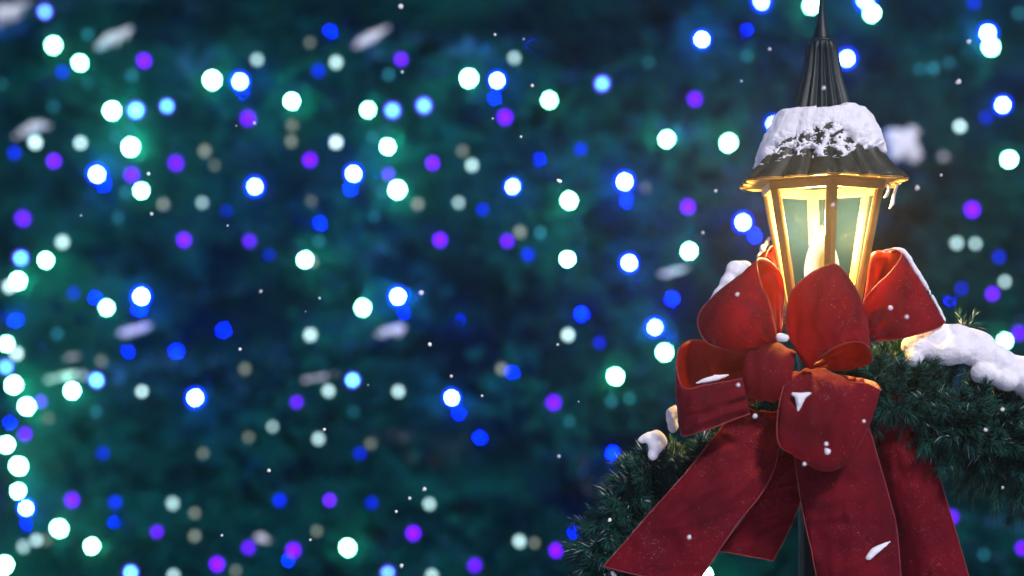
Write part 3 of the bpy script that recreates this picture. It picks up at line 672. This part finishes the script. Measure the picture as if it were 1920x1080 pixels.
def bulb_mesh(k):
    nm, c, s, r, rc, rs, rr = KINDS[k]
    me = bpy.data.meshes.new('bulb_' + k); bm = bmesh.new()
    u = F and 1.0
    for rad, mi, zz in ((r, 0, 1.12), (rr, 1, 1.08)):
        g = bmesh.ops.create_uvsphere(bm, u_segments=14, v_segments=9, radius=1.0)
        for v in g['verts']:
            z = v.co.z; tp = 1 - 0.16 * max(0, -z)      # a little pointed downwards
            v.co = Vector((v.co.x * rad * tp, v.co.y * rad * tp, z * rad * zz))
        vs = set(g['verts'])
        for f in bm.faces:
            if all(v in vs for v in f.verts): f.material_index = mi; f.smooth = True
    bm.to_mesh(me); bm.free()
    a = emis('bulb_light_' + k, c, s, vary=True); b = emis('bulb_shell_' + k, rc, rs, through=0.72, sample=False)
    me.materials.append(a); me.materials.append(b); return me
BM = {k: bulb_mesh(k) for k in KINDS}
def direction(dx, dy):
    if abs(dx) > 2 * abs(dy): return 'right of' if dx > 0 else 'left of'
    if abs(dy) > 2 * abs(dx): return 'below' if dy > 0 else 'above'
    return ('lower ' if dy > 0 else 'upper ') + ('right of' if dx > 0 else 'left of')
def short(k): return {'W': 'a white one', 'B': 'a blue-rimmed one', 'C': 'a cyan one', 'V': 'a violet one', 'D': 'a deep blue one', 'T': 'a teal one', 'P': 'a silvery one', 'G': 'a greyish one', 'H': 'an added one'}[k]
def zone(x, y):
    v = 'top' if y < 216 else 'upper' if y < 432 else 'middle' if y < 648 else 'lower' if y < 864 else 'bottom'
    h = 'far left' if x < 160 else 'left' if x < 420 else 'centre left' if x < 700 else 'centre' if x < 1000 else 'centre right' if x < 1330 else 'right'
    return v + ' ' + h
labels = []
for i, (x, y, k) in enumerate(bl):
    nb = sorted((math.hypot(x - a, y - b), a, b, kk) for j, (a, b, kk) in enumerate(bl) if j != i)
    labels.append([f"{KINDS[k][0]} {direction(x - n[1], y - n[2])} {short(n[3])}" for n in nb[:5]] + [zone(x, y)])
final = []
from collections import Counter
cand0 = [f"{l[0]}, {l[-1]}" for l in labels]
cnt = Counter(cand0)
for i, l in enumerate(labels):
    s = cand0[i]
    if cnt[s] > 1 or s in final:
        for alt in l[1:5]:
            t = f"{alt}, {l[-1]}"
            if cnt[t] == 0 and t not in final: s = t; break
        else:
         for alt in l[1:5]:
             t = f"{l[0]} and {alt[len(KINDS[bl[i][2]][0]) + 1:]}, {l[-1]}"
             if t not in final and len(t.split()) < 17: s = t; break
    final.append(s)
for (x, y, k), lab, p in zip(bl, final, BPOS):
    o = bpy.data.objects.new('light_bulb', BM[k]); C.objects.link(o)
    o.location = p
    sc_ = p.y / F * random.choice((0.78, 0.86, 0.95, 1, 1.04, 1.1)); o.scale = (sc_, sc_, sc_)
    o.rotation_euler = (random.uniform(-.35, .35), random.uniform(-.45, .45), 0)
    tag(o, lab, 'light bulb', 'light bulbs strung on the fir')

# ------------------------------------------------------------------ falling snow
FL = '''751,12,9 928,65,5 982,73,4 754,135,5 998,160,6 924,222,4 977,256,5 1050,340,6 477,231,6 443,236,3 278,326,7 152,404,4 284,401,6 427,423,4 489,546,6 599,559,5 573,584,3 450,655,6 790,549,9 806,646,7 846,705,5
1046,646,5 904,742,5 690,722,3 1085,753,3 1048,855,6 504,882,7 608,805,6 416,1004,5 582,1012,5 796,917,8 768,934,6 743,959,6 753,1061,7 1143,975,7 1443,92,6 1390,152,4 1817,78,9 1874,78,4 1797,153,9 1720,352,8
1562,384,7 1765,328,5 1318,436,5 1342,358,6 1670,577,9 1700,594,7 1382,552,8 1416,780,9 1620,790,6 1549,832,8 1551,846,12 1508,870,7 1292,1007,8 1880,768,7 1848,806,6 1880,914,5 1545,165,8 1384,722,7 1046,338,5'''
fb = bmesh.new(); bmesh.ops.create_icosphere(fb, subdivisions=2, radius=1.0)
for v in fb.verts: v.co *= 1 + 0.35 * noise.noise(v.co * 1.7)
fmsh = bpy.data.meshes.new('snowflake'); fb.to_mesh(fmsh); fb.free(); fmsh.materials.append(M_SNOW)
fmsh.polygons.foreach_set('use_smooth', [True] * len(fmsh.polygons))
for s_ in FL.split():
    x, y, r = map(float, s_.split(','))
    on_lamp = x > 1260
    z = random.uniform(270, 380) if on_lamp else random.uniform(-150, 380)
    o = bpy.data.objects.new('snowflake', fmsh); C.objects.link(o); o.location = P(x, y, z)
    k = o.location.y / F * r * 0.52; o.scale = (k, k * .8, k); o.rotation_euler = (random.random() * 6, random.random() * 6, 0)
    tag(o, 'tiny white snowflake drifting down in front of the lamp post and its bow' if on_lamp else 'tiny white snowflake drifting down against the dark lit fir tree', 'snowflake',
        'snowflakes falling near the lamp post' if on_lamp else 'snowflakes falling in front of the fir')

# ------------------------------------------------------------------ thin mist, added to spread halos round the lights
mv = bpy.data.materials.new('mist'); mv.use_nodes = True; n = mv.node_tree; n.nodes.remove(n.nodes['Principled BSDF'])
pv = n.nodes.new('ShaderNodeVolumePrincipled'); pv.inputs['Color'].default_value = (0.80, 0.88, 1.0, 1)
pv.inputs['Density'].default_value = 0.009; pv.inputs['Anisotropy'].default_value = 0.82
n.links.new(pv.outputs[0], n.nodes['Material Output'].inputs['Volume'])
hx, hy0, hy1, hz0, hz1 = 26, -22, 30, -1.2, 15.5
hv = [(x, y, z) for z in (hz0, hz1) for y in (hy0, hy1) for x in (-hx, hx)]
hz = obj('haze', hv, [(0, 2, 3, 1), (4, 5, 7, 6), (0, 1, 5, 4), (2, 6, 7, 3), (0, 4, 6, 2), (1, 3, 7, 5)], mv, smooth=False)
tag(hz, 'thin mist added to spread halos round the lantern and bulbs', 'mist', kind='stuff')
